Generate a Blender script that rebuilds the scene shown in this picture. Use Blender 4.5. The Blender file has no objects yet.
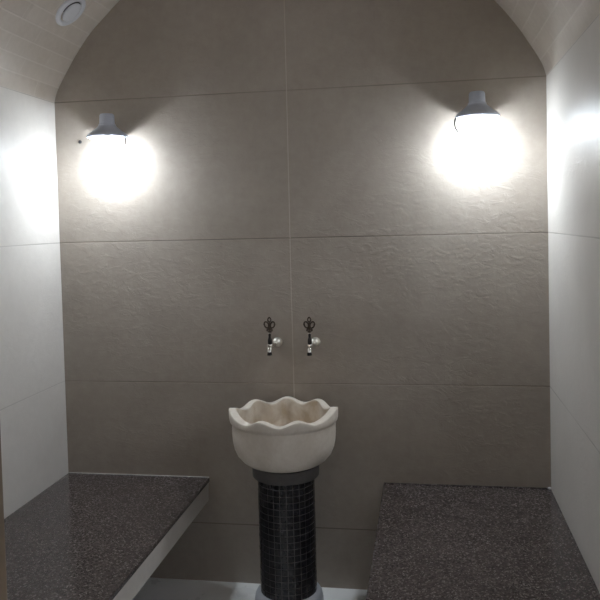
import bpy, bmesh, math, random
from mathutils import Matrix, Vector

random.seed(7)
scene = bpy.context.scene
C = scene.collection
PI = math.pi

# ------------------------------------------------------------------ camera, world, exposure
F, PCX, PCY = 748.04, 300.0, 251.0          # focal length and principal point of the (cropped) photograph, px of 600
CAM = Vector((1.5529, -3.0107, 1.5159))
PITCH, YAW, ROLL = -0.03929, 0.16582, 0.02503
cd = bpy.data.cameras.new('camera')
cam = bpy.data.objects.new('camera', cd)
C.objects.link(cam)
rot = Matrix.Rotation(YAW, 4, 'Z') @ Matrix.Rotation(PITCH, 4, 'X') @ Matrix.Rotation(ROLL, 4, 'Y') @ Matrix.Rotation(PI / 2, 4, 'X')
cam.matrix_world = Matrix.Translation(CAM) @ rot
cd.sensor_width = 36.0
cd.lens = 36.0 * F / 600.0
cd.shift_y = (PCY - 300.0) / 600.0
cd.clip_start = 0.02
scene.camera = cam

w = bpy.data.worlds.new('world')
scene.world = w
w.use_nodes = True
w.node_tree.nodes['Background'].inputs[0].default_value = (0.86, 0.90, 1.0, 1)
w.node_tree.nodes['Background'].inputs[1].default_value = 1.3      # fill light entering by the added side window

vs = scene.view_settings
vs.view_transform = 'Standard'
vs.look = 'None'
vs.gamma = 1.0
vs.use_curve_mapping = False
vs.exposure = 1.58
scene.cycles.max_bounces = 16
scene.cycles.diffuse_bounces = 10
scene.cycles.transparent_max_bounces = 12
scene.cycles.caustics_reflective = False
scene.cycles.sample_clamp_indirect = 8.0
BULB = 94.0                                  # emission of the two bulbs

# ------------------------------------------------------------------ node helpers
def mat(name):
    m = bpy.data.materials.new(name)
    m.use_nodes = True
    nt = m.node_tree
    b = nt.nodes['Principled BSDF']
    return m, nt, b

def N(nt, t, **kw):
    n = nt.nodes.new(t)
    for k, v in kw.items():
        setattr(n, k, v)
    return n

def math_n(nt, op, a, b=None, c=None):
    n = N(nt, 'ShaderNodeMath', operation=op)
    for i, v in enumerate((a, b, c)):
        if v is None:
            continue
        if isinstance(v, (int, float)):
            n.inputs[i].default_value = v
        else:
            nt.links.new(v, n.inputs[i])
    return n.outputs[0]

def mixc(nt, fac, a, b):
    n = N(nt, 'ShaderNodeMix', data_type='RGBA')
    for i, v in ((0, fac), (6, a), (7, b)):
        if isinstance(v, (int, float)):
            n.inputs[i].default_value = v
        elif isinstance(v, tuple):
            n.inputs[i].default_value = (*v, 1) if len(v) == 3 else v
        else:
            nt.links.new(v, n.inputs[i])
    return n.outputs[2]

def noise(nt, vec, scale, detail=4, rough=.55, dist=0.0):
    n = N(nt, 'ShaderNodeTexNoise')
    n.inputs['Scale'].default_value = scale
    n.inputs['Detail'].default_value = detail
    n.inputs['Roughness'].default_value = rough
    n.inputs['Distortion'].default_value = dist
    nt.links.new(vec, n.inputs['Vector'])
    return n.outputs['Fac']

def ramp(nt, v, a, b, lo=0.0, hi=1.0):
    n = N(nt, 'ShaderNodeMapRange')
    nt.links.new(v, n.inputs[0])
    n.inputs[1].default_value, n.inputs[2].default_value = a, b
    n.inputs[3].default_value, n.inputs[4].default_value = lo, hi
    return n.outputs[0]

def bump(nt, b, h, strength, dist):
    n = N(nt, 'ShaderNodeBump')
    n.inputs['Strength'].default_value = strength
    n.inputs['Distance'].default_value = dist
    nt.links.new(h, n.inputs['Height'])
    nt.links.new(n.outputs[0], b.inputs['Normal'])

def seam(nt, coord, origin, pitch, width):
    """1 on a joint line every `pitch`, 0 elsewhere"""
    d = math_n(nt, 'PINGPONG', math_n(nt, 'SUBTRACT', coord, origin), pitch / 2)
    # pingpong gives the distance to the nearest multiple of the pitch
    return ramp(nt, d, width * .5, width * .9, 1.0, 0.0)

def tile_material(name, col, col2, grout, axis, v_origin, rough, relief, bump_s):
    """large stone-look porcelain tiles, 1.2 x 0.6 m, with thin joints; axis = the horizontal coordinate"""
    m, nt, b = mat(name)
    g = N(nt, 'ShaderNodeNewGeometry').outputs['Position']
    s = N(nt, 'ShaderNodeSeparateXYZ')
    nt.links.new(g, s.inputs[0])
    hz = s.outputs[axis]
    jh = seam(nt, s.outputs[2], .25, .6, .0030)
    jv = seam(nt, hz, v_origin, 1.2, .0028)
    n1 = noise(nt, g, 2.2, 6, .6, .4)
    n2 = noise(nt, g, 26, 5, .65)
    mottling = math_n(nt, 'ADD', math_n(nt, 'MULTIPLY', n1, .65), math_n(nt, 'MULTIPLY', n2, .35))
    base = mixc(nt, ramp(nt, mottling, .36, .66), col, col2)
    broken = ramp(nt, noise(nt, g, 1.7, 2), .35, .62, .25, 1.0)
    base = mixc(nt, math_n(nt, 'MULTIPLY', jh, broken), base, grout)
    base = mixc(nt, math_n(nt, 'MULTIPLY', jv, .5), base, tuple(min(1, c * 1.45) for c in col2))
    nt.links.new(base, b.inputs['Base Color'])
    nt.links.new(ramp(nt, n2, .3, .7, rough - .05, rough + .07), b.inputs['Roughness'])
    b.inputs['Specular IOR Level'].default_value = .45 if axis == 0 else .32
    # slate relief: cleft ridges stretched along a slanting direction
    mp = N(nt, 'ShaderNodeMapping')
    mp.inputs['Rotation'].default_value = (0.25, .55, .3)
    mp.inputs['Scale'].default_value = (1.0, 1.0, 2.1)
    nt.links.new(g, mp.inputs[0])
    r1 = noise(nt, mp.outputs[0], 5.5, 8, .58, 1.4)
    ridge = math_n(nt, 'ABSOLUTE', math_n(nt, 'SUBTRACT', r1, .5))
    ridge = ramp(nt, ridge, 0, .11, 0.0, 1.0)
    r2 = noise(nt, g, 42, 6, .6)
    patch = ramp(nt, noise(nt, g, 2.0, 2), .42, .64, .15, 1.0)
    mp2 = N(nt, 'ShaderNodeMapping')
    mp2.inputs['Rotation'].default_value = (-.3, .75, -.2)
    mp2.inputs['Scale'].default_value = (1.0, 1.0, 1.9)
    nt.links.new(g, mp2.inputs[0])
    r3 = noise(nt, mp2.outputs[0], 15, 7, .62, .9)
    chip = ramp(nt, r3, .50, .57)
    h = math_n(nt, 'ADD', math_n(nt, 'MULTIPLY', math_n(nt, 'MULTIPLY', ridge, patch), relief),
               math_n(nt, 'ADD', math_n(nt, 'MULTIPLY', r1, relief * 1.6), math_n(nt, 'MULTIPLY', r2, .3)))
    h = math_n(nt, 'ADD', h, math_n(nt, 'MULTIPLY', math_n(nt, 'MULTIPLY', chip, patch), relief * 1.3))
    h = math_n(nt, 'ADD', h, math_n(nt, 'MULTIPLY', r3, relief * 2.2))
    h = math_n(nt, 'SUBTRACT', h, math_n(nt, 'MULTIPLY', math_n(nt, 'MAXIMUM', jh, jv), .35))
    bump(nt, b, h, bump_s, .004)
    return m

M = {}
M['back_tile'] = tile_material('brown_slate_tile', (.325, .28, .236), (.415, .367, .317), (.18, .15, .125), 0, 1.0097, .50, .16, .36)
M['side_tile'] = tile_material('beige_slate_tile', (.63, .60, .56), (.71, .68, .64), (.38, .35, .32), 1, -1.05, .42, .12, .35)

def mosaic_vault():
    m, nt, b = mat('cream_vault_mosaic')
    uv = N(nt, 'ShaderNodeUVMap').outputs[0]
    s = N(nt, 'ShaderNodeSeparateXYZ')
    nt.links.new(uv, s.inputs[0])
    a, d = s.outputs[0], s.outputs[1]
    row = math_n(nt, 'FLOOR', math_n(nt, 'DIVIDE', a, .066))
    off = math_n(nt, 'MULTIPLY', math_n(nt, 'MODULO', row, 2), .15)
    j1 = seam(nt, a, 0, .066, .0045)
    j2 = seam(nt, math_n(nt, 'ADD', d, off), 0.02, .30, .004)
    j = math_n(nt, 'MAXIMUM', j1, math_n(nt, 'MULTIPLY', j2, .6))
    g = N(nt, 'ShaderNodeNewGeometry').outputs['Position']
    n1 = noise(nt, g, 3.5, 5, .6, .3)
    n2 = noise(nt, g, 38, 4, .6)
    wn = N(nt, 'ShaderNodeTexWhiteNoise', noise_dimensions='2D')
    cv = N(nt, 'ShaderNodeCombineXYZ')
    nt.links.new(row, cv.inputs[0])
    nt.links.new(math_n(nt, 'FLOOR', math_n(nt, 'DIVIDE', math_n(nt, 'ADD', d, off), .30)), cv.inputs[1])
    nt.links.new(cv.outputs[0], wn.inputs[0])
    k = math_n(nt, 'ADD', math_n(nt, 'MULTIPLY', n1, .5), math_n(nt, 'ADD', math_n(nt, 'MULTIPLY', n2, .3), math_n(nt, 'MULTIPLY', wn.outputs[0], .2)))
    base = mixc(nt, ramp(nt, k, .3, .7), (.50, .445, .385), (.64, .585, .52))
    base = mixc(nt, math_n(nt, 'MULTIPLY', j, .32), base, (.76, .72, .66))
    nt.links.new(base, b.inputs['Base Color'])
    b.inputs['Roughness'].default_value = .5
    bump(nt, b, math_n(nt, 'ADD', math_n(nt, 'MULTIPLY', n2, .4), math_n(nt, 'MULTIPLY', j, .5)), .3, .003)
    return m
M['vault'] = mosaic_vault()

def granite():
    m, nt, b = mat('dark_brown_granite')
    g = N(nt, 'ShaderNodeNewGeometry').outputs['Position']
    v = N(nt, 'ShaderNodeTexVoronoi')
    v.inputs['Scale'].default_value = 300
    nt.links.new(g, v.inputs['Vector'])
    cellv = N(nt, 'ShaderNodeSeparateColor')
    nt.links.new(v.outputs['Color'], cellv.inputs[0])
    v2 = N(nt, 'ShaderNodeTexVoronoi')
    v2.inputs['Scale'].default_value = 170
    nt.links.new(g, v2.inputs['Vector'])
    cell2 = N(nt, 'ShaderNodeSeparateColor')
    nt.links.new(v2.outputs['Color'], cell2.inputs[0])
    n1 = noise(nt, g, 11, 3, .5)
    k = math_n(nt, 'ADD', math_n(nt, 'MULTIPLY', n1, .35), math_n(nt, 'ADD', math_n(nt, 'MULTIPLY', cellv.outputs[0], .40), math_n(nt, 'MULTIPLY', cell2.outputs[0], .25)))
    base = mixc(nt, ramp(nt, k, .22, .80), (.030, .0235, .0225), (.098, .080, .076))
    base = mixc(nt, math_n(nt, 'MULTIPLY', ramp(nt, cell2.outputs[1], .86, .90), .34), base, (.24, .21, .20))
    base = mixc(nt, math_n(nt, 'MULTIPLY', ramp(nt, cellv.outputs[1], .93, .96), .45), base, (.38, .35, .34))
    nt.links.new(base, b.inputs['Base Color'])
    nt.links.new(ramp(nt, cellv.outputs[2], .0, 1.0, .12, .20), b.inputs['Roughness'])
    return m
M['granite'] = granite()

def simple(name, col, rough, metallic=0.0, var=.15, scale=30, bump_s=.05, spec=.5):
    m, nt, b = mat(name)
    g = N(nt, 'ShaderNodeTexCoord').outputs['Object']
    n = noise(nt, g, scale, 4, .6)
    base = mixc(nt, ramp(nt, n, .3, .7), tuple(c * (1 - var) for c in col), tuple(min(1, c * (1 + var)) for c in col))
    nt.links.new(base, b.inputs['Base Color'])
    nt.links.new(ramp(nt, n, .3, .7, max(.02, rough - .05), rough + .05), b.inputs['Roughness'])
    b.inputs['Metallic'].default_value = metallic
    b.inputs['Specular IOR Level'].default_value = spec
    if bump_s:
        bump(nt, b, n, bump_s, .002)
    return m

M['apron'] = simple('pale_apron_tile', (.50, .47, .43), .42, var=.06)
M['floor'] = simple('white_floor_tile', (.90, .90, .89), .30, var=.04, scale=6)
M['grout'] = simple('dark_grey_grout', (.13, .12, .12), .7, scale=60)
M['mosaic'] = simple('black_mosaic_tile', (.012, .012, .016), .12, var=.5, scale=37, bump_s=0)
M['collar'] = simple('charcoal_stone_collar', (.085, .08, .078), .55, scale=40)
M['plinth'] = simple('pale_grey_marble', (.52, .54, .58), .4, var=.12, scale=14)
M['wood'] = simple('brown_door_frame', (.17, .125, .08), .5, var=.12, scale=9)
M['white_plastic'] = simple('white_plastic', (.66, .68, .72), .4, var=.03, bump_s=0)
M['dark_gap'] = simple('dark_recess', (.03, .03, .03), .8, bump_s=0)
M['lamp_metal'] = simple('grey_lamp_enamel', (.52, .56, .65), .42, metallic=.15, var=.06, bump_s=0)
M['wire'] = simple('blackened_steel_wire', (.006, .006, .007), .8, bump_s=0, spec=0.0)
M['screw'] = simple('dark_steel_screw', (.05, .05, .055), .5, metallic=.5, bump_s=0)
M['satin'] = simple('satin_nickel', (.66, .63, .56), .42, metallic=.85, var=.05, bump_s=0)
M['chrome'] = simple('polished_nickel', (.80, .78, .73), .16, metallic=1.0, var=.04, bump_s=0)
M['bronze'] = simple('antique_bronze', (.085, .065, .05), .38, metallic=.75, var=.3, scale=120, bump_s=.1)
M['black_metal'] = simple('blackened_metal', (.03, .027, .025), .35, metallic=.6, bump_s=0)
M['reflection_line'] = simple('pale_reflection_line', (.42, .40, .38), .4, bump_s=0)  # painted bright line of reflected light on the left bench

def marble():
    m, nt, b = mat('cream_marble')
    g = N(nt, 'ShaderNodeTexCoord').outputs['Object']
    n1 = noise(nt, g, 7, 6, .6, .6)
    n2 = noise(nt, g, 70, 4, .6)
    k = math_n(nt, 'ADD', math_n(nt, 'MULTIPLY', n1, .7), math_n(nt, 'MULTIPLY', n2, .3))
    base = mixc(nt, ramp(nt, k, .35, .65), (.62, .55, .465), (.77, .715, .64))
    nt.links.new(base, b.inputs['Base Color'])
    b.inputs['Roughness'].default_value = .5
    bump(nt, b, n2, .12, .002)
    return m
M['marble'] = marble()

def stained_marble():
    """inside of the bowl: lime and rust coloured water stains with their own blotchy shape"""
    m = M['marble'].copy()
    m.name = 'stained_cream_marble'
    nt = m.node_tree
    b = nt.nodes['Principled BSDF']
    src = b.inputs['Base Color'].links[0].from_socket
    g = N(nt, 'ShaderNodeTexCoord').outputs['Object']
    n = noise(nt, g, 9, 4, .6, .5)
    base = mixc(nt, ramp(nt, n, .40, .66, .0, .75), src, (.40, .29, .17))
    nt.links.new(base, b.inputs['Base Color'])
    return m
M['marble_in'] = stained_marble()

def emission(name, col, strength):
    m = bpy.data.materials.new(name)
    m.use_nodes = True
    nt = m.node_tree
    nt.nodes.clear()
    e = N(nt, 'ShaderNodeEmission')
    e.inputs[0].default_value = (*col, 1)
    e.inputs[1].default_value = strength
    o = N(nt, 'ShaderNodeOutputMaterial')
    nt.links.new(e.outputs[0], o.inputs[0])
    return m
M['bulb'] = emission('lit_bulb', (.86, .94, 1.0), BULB)

def frosted():
    m = bpy.data.materials.new('frosted_jar_glass')
    m.use_nodes = True
    nt = m.node_tree
    nt.nodes.clear()
    tr = N(nt, 'ShaderNodeBsdfTransparent')
    tr.inputs[0].default_value = (.97, .98, 1, 1)
    tl = N(nt, 'ShaderNodeBsdfTranslucent')
    tl.inputs[0].default_value = (.95, .97, 1, 1)
    gl = N(nt, 'ShaderNodeBsdfGlossy')
    gl.inputs['Roughness'].default_value = .15
    a = N(nt, 'ShaderNodeMixShader')
    a.inputs[0].default_value = .18
    nt.links.new(tr.outputs[0], a.inputs[1])
    nt.links.new(tl.outputs[0], a.inputs[2])
    c = N(nt, 'ShaderNodeMixShader')
    c.inputs[0].default_value = .04
    nt.links.new(a.outputs[0], c.inputs[1])
    nt.links.new(gl.outputs[0], c.inputs[2])
    o = N(nt, 'ShaderNodeOutputMaterial')
    nt.links.new(c.outputs[0], o.inputs[0])
    return m
M['jar'] = frosted()

# ------------------------------------------------------------------ mesh helpers
def obj(name, bm, m, parent=None, smooth=False, angle=40):
    bmesh.ops.recalc_face_normals(bm, faces=bm.faces)
    me = bpy.data.meshes.new(name)
    bm.to_mesh(me)
    bm.free()
    for mm in (m if isinstance(m, (list, tuple)) else [m]):
        me.materials.append(mm)
    if smooth:
        for p in me.polygons:
            p.use_smooth = True
        me.set_sharp_from_angle(angle=math.radians(angle))
    o = bpy.data.objects.new(name, me)
    C.objects.link(o)
    if parent:
        o.parent = parent
    return o

def thing(name, label, cat, loc=(0, 0, 0), group=None):
    o = bpy.data.objects.new(name, None)
    o.empty_display_size = .05
    C.objects.link(o)
    o.location = loc
    tag(o, label, cat, group)
    return o

def tag(o, label, cat, group=None):
    o['label'] = label
    o['category'] = cat
    if group:
        o['group'] = group
    return o

def struct(o):
    o['kind'] = 'structure'
    return o

def box(bm, x0, x1, y0, y1, z0, z1, bev=0.0, seg=2):
    r = bmesh.ops.create_cube(bm, size=1)
    for v in r['verts']:
        v.co = Vector((x0 + (v.co.x + .5) * (x1 - x0), y0 + (v.co.y + .5) * (y1 - y0), z0 + (v.co.z + .5) * (z1 - z0)))
    if bev:
        es = list({e for v in r['verts'] for e in v.link_edges})
        bmesh.ops.bevel(bm, geom=es, offset=bev, segments=seg, profile=.5, affect='EDGES')

def lathe(bm, prof, n=48, mtx=None, close_top=True, close_bot=True):
    """prof: (r, z) pairs; revolve about Z, then mtx"""
    rings = []
    for r, z in prof:
        if r < 1e-6:
            rings.append([bm.verts.new((0, 0, z))])
        else:
            rings.append([bm.verts.new((r * math.cos(2 * PI * i / n), r * math.sin(2 * PI * i / n), z)) for i in range(n)])
    for a, b in zip(rings, rings[1:]):
        for i in range(n):
            j = (i + 1) % n
            if len(a) == 1 and len(b) == 1:
                continue
            if len(a) == 1:
                bm.faces.new((a[0], b[i], b[j]))
            elif len(b) == 1:
                bm.faces.new((a[i], a[j], b[0]))
            else:
                bm.faces.new((a[i], a[j], b[j], b[i]))
    if close_bot and len(rings[0]) > 1:
        bm.faces.new(rings[0])
    if close_top and len(rings[-1]) > 1:
        bm.faces.new(rings[-1])
    if mtx is not None:
        vs_ = [v for r in rings for v in r]
        bmesh.ops.transform(bm, matrix=mtx, verts=vs_)

def tube(bm, pts, r, n=10, closed=False):
    pts = [Vector(p) for p in pts]
    rad = r if isinstance(r, (list, tuple)) else [r] * len(pts)
    rings, up = [], None
    L = len(pts)
    for i, p in enumerate(pts):
        a = pts[(i - 1) % L] if (closed or i) else p
        b = pts[(i + 1) % L] if (closed or i < L - 1) else p
        t = (b - a).normalized()
        if up is None:
            up = Vector((0, 1, 0)) if abs(t.y) < .8 else Vector((1, 0, 0))
        up = (up - t * up.dot(t)).normalized()
        s = t.cross(up)
        rings.append([bm.verts.new(p + (up * math.cos(2 * PI * k / n) + s * math.sin(2 * PI * k / n)) * rad[i]) for k in range(n)])
    for i in range(L if closed else L - 1):
        a, b = rings[i], rings[(i + 1) % L]
        for k in range(n):
            q = (k + 1) % n
            bm.faces.new((a[k], a[q], b[q], b[k]))
    if not closed:
        bm.faces.new(rings[0])
        bm.faces.new(rings[-1])

# ------------------------------------------------------------------ the room
W, D_ROOM, SPRING, FRONT = 2.0233, 2.2, 2.05, -2.2
T = .12
half_profile = [(0, 2.05), (.008, 2.08), (.023, 2.114), (.056, 2.169), (.105, 2.245), (.174, 2.334), (.242, 2.399),
                (.306, 2.458), (.40, 2.530), (.52, 2.601), (.66, 2.662), (.80, 2.702), (.92, 2.721), (W / 2, 2.727)]

def catmull(P, k=5):
    out = []
    for i in range(len(P) - 1):
        p0 = P[max(i - 1, 0)]; p1 = P[i]; p2 = P[i + 1]; p3 = P[min(i + 2, len(P) - 1)]
        for s in range(k):
            t = s / k
            out.append(tuple(.5 * ((2 * b) + (c - a) * t + (2 * a - 5 * b + 4 * c - d) * t * t + (-a + 3 * b - 3 * c + d) * t ** 3)
                             for a, b, c, d in zip(p0, p1, p2, p3)))
    out.append(P[-1])
    return out
hp = catmull(half_profile)
arch = hp + [(W - x, z) for x, z in reversed(hp[:-1])]

def wall_with_arch(name, y0, y1, m, opening=None):
    """solid end wall whose head follows the vault; opening = (x0, x1, z1)"""
    bm = bmesh.new()
    if opening is None:
        outline = [(0, 0)] + [(0, SPRING)] + arch[1:-1] + [(W, SPRING), (W, 0)]
    else:
        x0, x1, z1 = opening
        outline = [(0, 0)] + [(0, SPRING)] + arch[1:-1] + [(W, SPRING), (W, 0), (x1, 0), (x1, z1), (x0, z1), (x0, 0)]
    f = bm.faces.new([bm.verts.new((x, y0, z)) for x, z in outline])
    r = bmesh.ops.extrude_face_region(bm, geom=[f])
    bmesh.ops.translate(bm, vec=(0, y1 - y0, 0), verts=[v for v in r['geom'] if isinstance(v, bmesh.types.BMVert)])
    bmesh.ops.triangulate(bm, faces=[g for g in bm.faces if len(g.verts) > 4])
    return struct(obj(name, bm, m))

wall_with_arch('wall_back', 0, T, M['back_tile'])
DOOR = (1.016, 1.86, 2.02)
wall_with_arch('wall_front', FRONT - T, FRONT, M['side_tile'], DOOR)
bm = bmesh.new()
box(bm, -T, 0, FRONT - T, T, 0, SPRING)
struct(obj('wall_left', bm, M['side_tile']))
# right wall with an invented, unseen window opening that lets in fill light
WY0, WY1, WZ0, WZ1 = -2.05, -1.0, 1.40, 2.0
bm = bmesh.new()
for y0, y1, z0, z1 in ((FRONT - T, WY0, 0, SPRING), (WY1, T, 0, SPRING), (WY0, WY1, 0, WZ0), (WY0, WY1, WZ1, SPRING)):
    box(bm, W, W + T, y0, y1, z0, z1)
struct(obj('wall_right', bm, M['side_tile']))
bm = bmesh.new()
for y0, y1, z0, z1 in ((WY0, WY0 + .04, WZ0, WZ1), (WY1 - .04, WY1, WZ0, WZ1), (WY0 + .04, WY1 - .04, WZ0, WZ0 + .04), (WY0 + .04, WY1 - .04, WZ1 - .04, WZ1)):
    box(bm, W + .04, W + .09, y0, y1, z0, z1, .003)
struct(obj('added_fill_window', bm, M['white_plastic']))  # frame of the added opening
# the unlit passage in front of the doorway, unseen and closed in to block world light
for nm, x0, x1, y0, y1, z0, z1 in (('wall_passage_left', .30, .42, -4.0, FRONT - T - .031, 0, 2.6), ('wall_passage_right', 2.35, 2.47, -4.0, FRONT - T - .031, 0, 2.6),
                                   ('wall_passage_end', .30, 2.47, -4.12, -4.0, 0, 2.6), ('ceiling_passage', .30, 2.47, -4.12, FRONT - T - .031, 2.6, 2.72),
                                   ('floor_passage', -T, 2.6, -4.12, FRONT - T, -.08, 0)):
    bm = bmesh.new()
    box(bm, x0, x1, y0, y1, z0, z1)
    struct(obj(nm, bm, M['floor'] if 'floor' in nm else M['side_tile']))
bm = bmesh.new()
box(bm, -T, W + T, FRONT - T, T, -.08, .0)
struct(obj('floor', bm, M['floor']))

# barrel vault: the tiled underside and a concrete back, one mesh
bm = bmesh.new()
uvl = bm.loops.layers.uv.new('UVMap')
ys = [T] + [-.1 * i for i in range(0, 23)] + [FRONT - T]
s_acc, S = 0.0, []
for i, p in enumerate(arch):
    if i:
        s_acc += math.dist(p, arch[i - 1])
    S.append(s_acc)
grid = [[bm.verts.new((x, y, z)) for (x, z) in arch] for y in ys]
for a in range(len(ys) - 1):
    for i in range(len(arch) - 1):
        f = bm.faces.new((grid[a][i], grid[a][i + 1], grid[a + 1][i + 1], grid[a + 1][i]))
        f.smooth = True
        for l, (si, yi) in zip(f.loops, ((i, a), (i + 1, a), (i + 1, a + 1), (i, a + 1))):
            l[uvl].uv = (S[si] - S[-1] / 2 + .033 + 6.6, -ys[yi] + 3)
outer = [(-T, SPRING), (-T, 2.9), (W + T, 2.9), (W + T, SPRING)]
og = [[bm.verts.new((x, y, z)) for x, z in outer] for y in (ys[0], ys[-1])]
for i in range(3):
    bm.faces.new((og[0][i], og[0][i + 1], og[1][i + 1], og[1][i]))
bm.faces.new((og[0][0], og[1][0], grid[-1][0], grid[0][0]))
bm.faces.new((og[0][3], og[1][3], grid[-1][-1], grid[0][-1]))
for gi, oi in ((0, 0), (-1, 1)):
    bmesh.ops.triangulate(bm, faces=[bm.faces.new(grid[gi] + og[oi][::-1])])
struct(obj('ceiling', bm, M['vault']))

# door frame seen as a sliver at the left edge
dx0, dx1, dz = DOOR
bm = bmesh.new()
for a, b in ((dx0 - .0, dx0 + .035), (dx1 - .035, dx1)):
    box(bm, a, b, FRONT - T - .012, FRONT, 0, dz, .002)
box(bm, dx0 + .035, dx1 - .035, FRONT - T - .012, FRONT, dz - .035, dz, .002)
for a, b in ((dx0 - .07, dx0 + .012), (dx1 - .012, dx1 + .07)):
    box(bm, a, b, FRONT - T - .03, FRONT - T - .012, 0, dz + .07, .003)
box(bm, dx0 + .012, dx1 - .012, FRONT - T - .03, FRONT - T - .012, dz - .012, dz + .07, .003)
struct(obj('trim_1', bm, M['wood']))

# ------------------------------------------------------------------ granite benches
ZB, TH = .446, .017
def bench(label, x0, x1, y_end, face):
    """face = +1 when the open side looks to +x"""
    t = thing('stone_bench', label, 'bench', ((x0 + x1) / 2, y_end / 2, 0))
    ox, oy = (x0 + x1) / 2, y_end / 2
    bm = bmesh.new()
    box(bm, x0 - ox + .001, x1 - ox - .001, y_end - oy, -.0015 - oy, ZB - TH, ZB, .0018)
    obj('slab', bm, M['granite'], t)
    xin = (x1 if face > 0 else x0) - ox
    bm = bmesh.new()
    a, b = (xin - .028, xin - .007) if face > 0 else (xin + .007, xin + .028)
    box(bm, a, b, y_end - oy + .007, -.0015 - oy, ZB - TH - .080, ZB - TH - .0005, .001)
    ap = obj('apron', bm, M['apron'], t)
    ap['label'] = 'pale tile apron under the slab edge'
    bm = bmesh.new()
    far = (x0 if face > 0 else x1) - ox
    c0, c1 = (far + .002, a - .001) if face > 0 else (b + .001, far - .002)
    box(bm, c0, c1, y_end - oy + .03, -.003 - oy, ZB - TH - .06, ZB - TH - .001)
    obj('support_bed', bm, M['grout'], t)
    if y_end > -2.1:
        bm = bmesh.new()
        box(bm, c0, c1, y_end - oy + .007, y_end - oy + .028, ZB - TH - .080, ZB - TH - .0005, .001)
        obj('end_apron', bm, M['apron'], t)
    # back-wall strip; on the left bench its pale colour stands for reflected light
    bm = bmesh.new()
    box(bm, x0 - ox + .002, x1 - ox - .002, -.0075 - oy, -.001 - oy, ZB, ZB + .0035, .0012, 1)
    j = obj('back_edge_strip', bm, M['reflection_line'] if face > 0 else M['granite'], t)
    j['label'] = 'thin strip along the back wall'
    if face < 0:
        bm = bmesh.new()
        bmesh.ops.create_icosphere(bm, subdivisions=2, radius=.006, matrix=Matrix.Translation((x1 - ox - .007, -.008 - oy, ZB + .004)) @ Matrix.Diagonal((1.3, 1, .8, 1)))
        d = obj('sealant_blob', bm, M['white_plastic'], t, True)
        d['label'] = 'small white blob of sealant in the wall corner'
    return t
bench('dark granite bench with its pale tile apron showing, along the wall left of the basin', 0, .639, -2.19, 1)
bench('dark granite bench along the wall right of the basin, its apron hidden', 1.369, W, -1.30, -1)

# ------------------------------------------------------------------ mosaic pedestal
PX, PY = 1.012, -.232
ped = thing('basin_pedestal', 'round pedestal covered in black mosaic tiles under the marble basin', 'pedestal', (PX, PY, 0))
bm = bmesh.new()
R0, NC, Z0, Z1 = .1070, 27, .105, .550
lathe(bm, [(R0, Z0), (R0, Z1)], 108)
for f in bm.faces:
    f.material_index = 0
rows = 18
ph = (Z1 - Z0) / rows
for i in range(NC):
    for k in range(rows):
        a0 = 2 * PI * (i + .065) / NC
        a1 = 2 * PI * (i + .935) / NC
        z0 = Z0 + ph * (k + .065)
        z1 = Z0 + ph * (k + .935)
        dr = random.uniform(-.0003, .0003)
        ro, ri = R0 + .0016 + dr, R0 - .001
        seg = 3
        tilt = random.uniform(-.0003, .0003)
        vo, vi = [], []
        for zz, s in ((z0, -1), (z1, 1)):
            vo.append([bm.verts.new(((ro + tilt * s) * math.cos(a0 + (a1 - a0) * q / seg), (ro + tilt * s) * math.sin(a0 + (a1 - a0) * q / seg), zz)) for q in range(seg + 1)])
            vi.append([bm.verts.new((ri * math.cos(a0 + (a1 - a0) * q / seg), ri * math.sin(a0 + (a1 - a0) * q / seg), zz)) for q in range(seg + 1)])
        fs = []
        for q in range(seg):
            fs.append(bm.faces.new((vo[0][q], vo[0][q + 1], vo[1][q + 1], vo[1][q])))
            fs.append(bm.faces.new((vi[0][q], vi[0][q + 1], vo[0][q + 1], vo[0][q])))
            fs.append(bm.faces.new((vo[1][q], vo[1][q + 1], vi[1][q + 1], vi[1][q])))
        fs.append(bm.faces.new((vi[0][0], vo[0][0], vo[1][0], vi[1][0])))
        fs.append(bm.faces.new((vo[0][-1], vi[0][-1], vi[1][-1], vo[1][-1])))
        for f in fs:
            f.material_index = 1
obj('shaft', bm, [M['grout'], M['mosaic']], ped)
bm = bmesh.new()
lathe(bm, [(.100, .550), (.124, .550), (.127, .553), (.128, .560), (.128, .588), (.1265, .594), (.122, .596), (.02, .596)], 72)
c = obj('collar', bm, M['collar'], ped, True)
c['label'] = 'plain charcoal stone ring on top'
bm = bmesh.new()
lathe(bm, [(.132, 0), (.132, .072), (.129, .090), (.122, .102), (.112, .107), (.02, .107)], 72)
c = obj('base_ring', bm, M['plinth'], ped, True)
c['label'] = 'pale grey stone ring at the foot'

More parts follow.
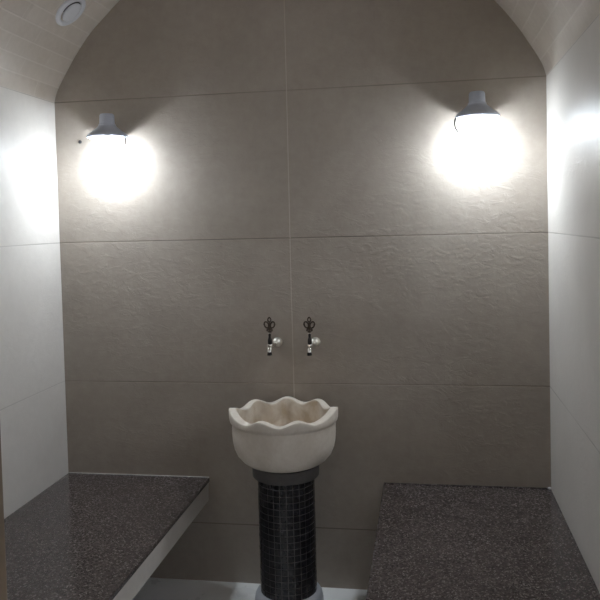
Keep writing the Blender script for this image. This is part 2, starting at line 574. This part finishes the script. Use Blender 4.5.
# ------------------------------------------------------------------ scalloped marble basin
def basin():
    bm = bmesh.new()
    n = 240
    zb = .5965
    # (radius, height above collar, lobe share of height, lobe share of radius)
    prof = [(.02, .000, 0, 0), (.118, .000, 0, 0), (.128, .002, 0, 0), (.145, .009, 0, 0), (.163, .022, 0, 0), (.180, .042, 0, 0), (.1905, .066, 0, 0),
            (.1955, .092, 0, 0), (.1975, .120, 0, 0), (.1975, .145, 0, 0), (.1960, .157, 0, 0), (.1962, .161, 0, 0),
            (.2015, .1645, .05, 0), (.2050, .1685, .1, .1), (.2065, .174, .3, .2), (.2070, .184, .75, .3), (.2066, .1935, .97, .4), (.2052, .1962, 1, .4),
            (.2030, .1968, 1, .5), (.1900, .1970, 1, .6), (.1770, .1967, 1, .8), (.1748, .1952, 1, 1.0), (.1735, .190, .95, 1.1),
            (.1725, .180, .75, 1.2), (.171, .158, .45, 1.2), (.167, .125, .2, 1.0), (.160, .088, .1, .7), (.140, .060, 0, .4),
            (.105, .043, 0, .15), (.06, .036, 0, 0), (.02, .034, 0, 0)]
    front = -PI / 2 + math.radians(6)
    # hand-cut scallops: narrow ones in front and behind, one broad one on each side (angle from the front, cycles)
    keys = [(0, 0), (20, .5), (40, 1.0), (58, 1.22), (79, 1.5), (101, 1.79), (118, 2.0), (140, 2.5), (160, 3.0), (180, 3.5)]

    def lobe_phase(t):
        t = abs(t)
        for (a0, c0), (a1, c1) in zip(keys, keys[1:]):
            if t <= a1:
                return c0 + (c1 - c0) * (t - a0) / (a1 - a0)
        return 3.5
    rings = []
    for r, h, lz, lr in prof:
        ring = []
        for i in range(n):
            a = 2 * PI * i / n
            l = -math.cos(2 * PI * lobe_phase((math.degrees(a - front) + 180) % 360 - 180))
            t = abs((math.degrees(a - front) + 180) % 360 - 180)
            side = math.exp(-((t - 84) / 22) ** 2)
            rr = r + .0055 * l * lr
            ring.append(bm.verts.new((rr * math.cos(a), rr * math.sin(a), h + (.0098 * l + .0105 * side) * lz)))
        rings.append(ring)
    inner = 21
    for k in range(len(rings) - 1):
        for i in range(n):
            j = (i + 1) % n
            f = bm.faces.new((rings[k][i], rings[k][j], rings[k + 1][j], rings[k + 1][i]))
            f.material_index = 1 if k >= inner else 0
    bm.faces.new(rings[0])
    f = bm.faces.new(rings[-1])
    f.material_index = 1
    o = obj('basin', bm, [M['marble'], M['marble_in']], None, True, 60)
    o.location = (PX - .003, PY, zb)
    return tag(o, 'cream marble wash basin with a wavy scalloped rim on the mosaic pedestal', 'basin')
basin()

# ------------------------------------------------------------------ ornate taps
def ring_pts(cx, cz, rx, rz, y=0, n=18, rot_=0):
    out = []
    for i in range(n):
        a = 2 * PI * i / n
        x, z = rx * math.cos(a), rz * math.sin(a)
        out.append((cx + x * math.cos(rot_) - z * math.sin(rot_), y, cz + x * math.sin(rot_) + z * math.cos(rot_)))
    return out

def tap(label):
    t = thing('tap', label, 'tap', (0, 0, 0), 'ornate wall taps above the basin')
    Y = Matrix.Rotation(PI / 2, 4, 'X')            # lathe axis along -y
    bm = bmesh.new()
    lathe(bm, [(.0200, .0005), (.0200, .006), (.0185, .012), (.0175, .020), (.0165, .026), (.012, .031), (.0085, .033)], 28, Y)
    obj('wall_flange', bm, M['satin'], t, True, 30)
    bm = bmesh.new()
    tube(bm, [(0, -.031, 0), (0, -.09, .001), (0, -.145, .002), (0, -.158, .0), (0, -.166, -.006), (0, -.168, -.014)], [.0075, .0075, .0085, .0095, .0095, .0085], 16)
    obj('spout_pipe', bm, M['chrome'], t, True, 50)
    bm = bmesh.new()
    P = Matrix.Translation((0, -.168, -.016))
    lathe(bm, [(.0065, -.010), (.0092, -.009), (.0095, -.003), (.0085, .003)], 20, P)
    o = obj('outlet', bm, M['black_metal'], t, True, 50)
    o['label'] = 'dark outlet tip'
    bm = bmesh.new()
    P = Matrix.Translation((0, -.155, 0))
    lathe(bm, [(.0105, .0095), (.0118, .013), (.0105, .0165), (.0075, .018)], 20, P)
    obj('stem_collar', bm, M['chrome'], t, True, 40)
    bm = bmesh.new()
    lathe(bm, [(.006, .058), (.0095, .0595), (.0095, .062), (.006, .0635)], 20, P)
    obj('stem_ring', bm, M['chrome'], t, True, 40)
    bm = bmesh.new()
    lathe(bm, [(.0075, .017), (.0085, .024), (.0082, .034), (.0062, .040), (.0048, .045), (.0056, .050), (.0048, .055), (.0055, .060), (.004, .066)], 18, P)
    o = obj('stem', bm, M['black_metal'], t, True, 40)
    o['label'] = 'blackened valve stem'
    # flat trefoil handle cast from three open loops
    bm = bmesh.new()
    y = -.155
    tube(bm, [(0, y, .064), (0, y, .072), (0, y, .082), (0, y, .093), (0, y, .104)], [.0060, .0042, .0036, .0040, .0030], 10)
    tube(bm, ring_pts(0, .1125, .0062, .0082, y), .0028, 8, True)
    for s in (-1, 1):
        tube(bm, ring_pts(s * .0118, .0925, .0082, .0128, y, rot_=-s * .38), .0033, 8, True)
        tube(bm, [(s * .0005, y, .076), (s * .006, y, .0755), (s * .0115, y, .0725), (s * .0105, y, .069), (s * .004, y, .068)], [.003, .0032, .003, .0028, .0028], 8)
        bmesh.ops.create_icosphere(bm, subdivisions=2, radius=.0042, matrix=Matrix.Translation((s * .0205, y, .0945)))
    bmesh.ops.create_icosphere(bm, subdivisions=2, radius=.0036, matrix=Matrix.Translation((0, y, .1215)))
    bmesh.ops.create_icosphere(bm, subdivisions=2, radius=.0052, matrix=Matrix.Translation((0, y, .093)))
    o = obj('handle', bm, M['bronze'], t, True, 60)
    o['label'] = 'dark bronze trefoil handle of open loops'
    return t

def copy_tree(o, label):
    c_ = o.copy()
    C.objects.link(c_)
    c_['label'] = label
    for ch in list(o.children):
        d = ch.copy()
        C.objects.link(d)
        d.parent = c_
    return c_
t1 = tap('ornate tap with bronze trefoil handle on the back wall, left of the pair')
t2 = copy_tree(t1, 'ornate tap with bronze trefoil handle on the back wall, right of the pair')
t1.location = (.9465, 0, 1.0225)
t2.location = (1.1045, 0, 1.0225)

# ------------------------------------------------------------------ jar lamps
def lamp(label, x, z, side):
    """z = rim height; side = side on which the guard wire hangs"""
    y = -.095
    t = thing('wall_lamp', label, 'lamp', (x, 0, z), 'lit jar lamps on the back wall')
    A = Matrix.Translation((0, y, 0))
    bm = bmesh.new()
    lathe(bm, [(.080, -.010), (.0825, -.009), (.0825, -.004), (.079, .002), (.068, .010), (.056, .019), (.044, .029), (.037, .036),
               (.0345, .040), (.0345, .044), (.031, .046), (.0295, .080), (.026, .086), (.012, .088), (0, .088)], 56, A, close_bot=False)
    lathe(bm, [(.080, -.010), (.077, -.006), (.060, .008), (.045, .018), (.032, .028), (0, .030)], 56, A, close_bot=False)
    bmesh.ops.remove_doubles(bm, verts=bm.verts, dist=1e-5)
    cap = obj('lamp_cap', bm, M['lamp_metal'], t, True, 35)
    cap['label'] = 'grey enamel cap with flared rim'
    bm = bmesh.new()
    tube(bm, [(0, y + .062, .016), (0, -.04, .016), (0, -.010, .016)], .0085, 16)
    obj('wall_arm', bm, M['lamp_metal'], t, True, 50)
    bm = bmesh.new()
    lathe(bm, [(.021, .0005), (.021, .005), (.019, .009), (.010, .0105), (0, .0105)], 32, Matrix.Translation((0, 0, .016)) @ Matrix.Rotation(PI / 2, 4, 'X'))
    obj('wall_plate', bm, M['lamp_metal'], t, True, 40)
    bm = bmesh.new()
    lathe(bm, [(.061, .006), (.063, -.012), (.065, -.040), (.065, -.085), (.062, -.115), (.052, -.140), (.032, -.154), (.012, -.158), (0, -.158)], 40, A, close_bot=False)
    j = obj('glass_jar', bm, M['jar'], t, True, 60)
    j['label'] = 'glowing frosted glass jar'
    bm = bmesh.new()
    lathe(bm, [(.0445, -.040), (.0465, -.043), (.0465, -.046), (.043, -.051), (.034, -.0555), (.018, -.058), (0, -.0585)], 36, A)
    b_ = obj('bulb', bm, M['bulb'], j, True, 60)
    b_['label'] = 'lit bulb inside the jar'
    bm = bmesh.new()
    lathe(bm, [(.014, .012), (.015, -.004), (.024, -.016), (.038, -.032), (.0445, -.0395)], 28, A)
    h_ = obj('bulb_housing', bm, M['white_plastic'], j, True, 60)
    bm = bmesh.new()
    lathe(bm, [(.0165, .0125), (.0165, .029)], 24, A)
    obj('socket', bm, M['white_plastic'], t, True, 40)
    bm = bmesh.new()
    sx = side
    tube(bm, [(sx * .078, y - .014, -.006), (sx * .084, y - .017, -.018), (sx * .0855, y - .020, -.033), (sx * .0825, y - .023, -.048), (sx * .076, y - .026, -.060), (sx * .0685, y - .027, -.068)],
         .0029, 8)
    g_ = obj('guard_wire', bm, M['wire'], t, True, 60)
    g_['label'] = 'short curved guard wire under the rim'
    return t
lamp('glowing jar lamp on the back wall, above the left bench and nearer the round vent', .276, 1.8895, 1)
lamp('glowing jar lamp on the back wall, above the right bench and far from the vent', 1.7565, 1.9015, -1)

bm = bmesh.new()
lathe(bm, [(.0035, .0), (.0035, .006), (.0075, .0065), (.0075, .009), (.005, .011), (0, .0115)], 16, Matrix.Rotation(PI / 2, 4, 'X'))
s_ = obj('wall_screw', bm, M['screw'], None, True, 40)
s_.location = (.114, -.0003, 1.878)
tag(s_, 'tiny dark screw head in the back wall left of the lamp above the left bench', 'screw')

# ------------------------------------------------------------------ round vent in the vault
vy = -.237
best = min(range(len(arch) - 1), key=lambda i: (arch[i][0] - .206) ** 2 + (arch[i][1] - 2.367) ** 2)
p, q = Vector((arch[best][0], 0, arch[best][1])), Vector((arch[best + 1][0], 0, arch[best + 1][1]))
tan = (q - p).normalized()
nrm = Vector((tan.z, 0, -tan.x))                     # into the room
pos = p + Vector((0, vy, 0))
zaxis, yaxis = nrm, Vector((0, 1, 0))
xaxis = yaxis.cross(zaxis)
v_ = thing('ceiling_vent', 'round white disc vent in the vault above the lamp nearest the left wall', 'vent')
v_.matrix_world = Matrix.Translation(pos) @  Matrix((xaxis, yaxis, zaxis)).transposed().to_4x4()
K = 1.22
def vprof(P):
    return [(r * K, z) for r, z in P]
bm = bmesh.new()
lathe(bm, vprof([(.060, -.004), (.060, .003), (.057, .009), (.050, .0125), (.043, .010), (.0405, .004), (.0405, -.004)]), 48, None, close_top=False, close_bot=False)
obj('outer_ring', bm, M['white_plastic'], v_, True, 50)
bm = bmesh.new()
lathe(bm, vprof([(.0, .0005), (.042, .0005), (.042, -.004), (0, -.004)]), 40)
o = obj('duct', bm, M['dark_gap'], v_)
o['label'] = 'dark gap around the disc'
bm = bmesh.new()
lathe(bm, vprof([(.006, -.001), (.006, .006), (.033, .007), (.0365, .009), (.0365, .012), (.033, .0145), (.012, .016), (0, .016)]), 48)
obj('disc', bm, M['white_plastic'], v_, True, 40)
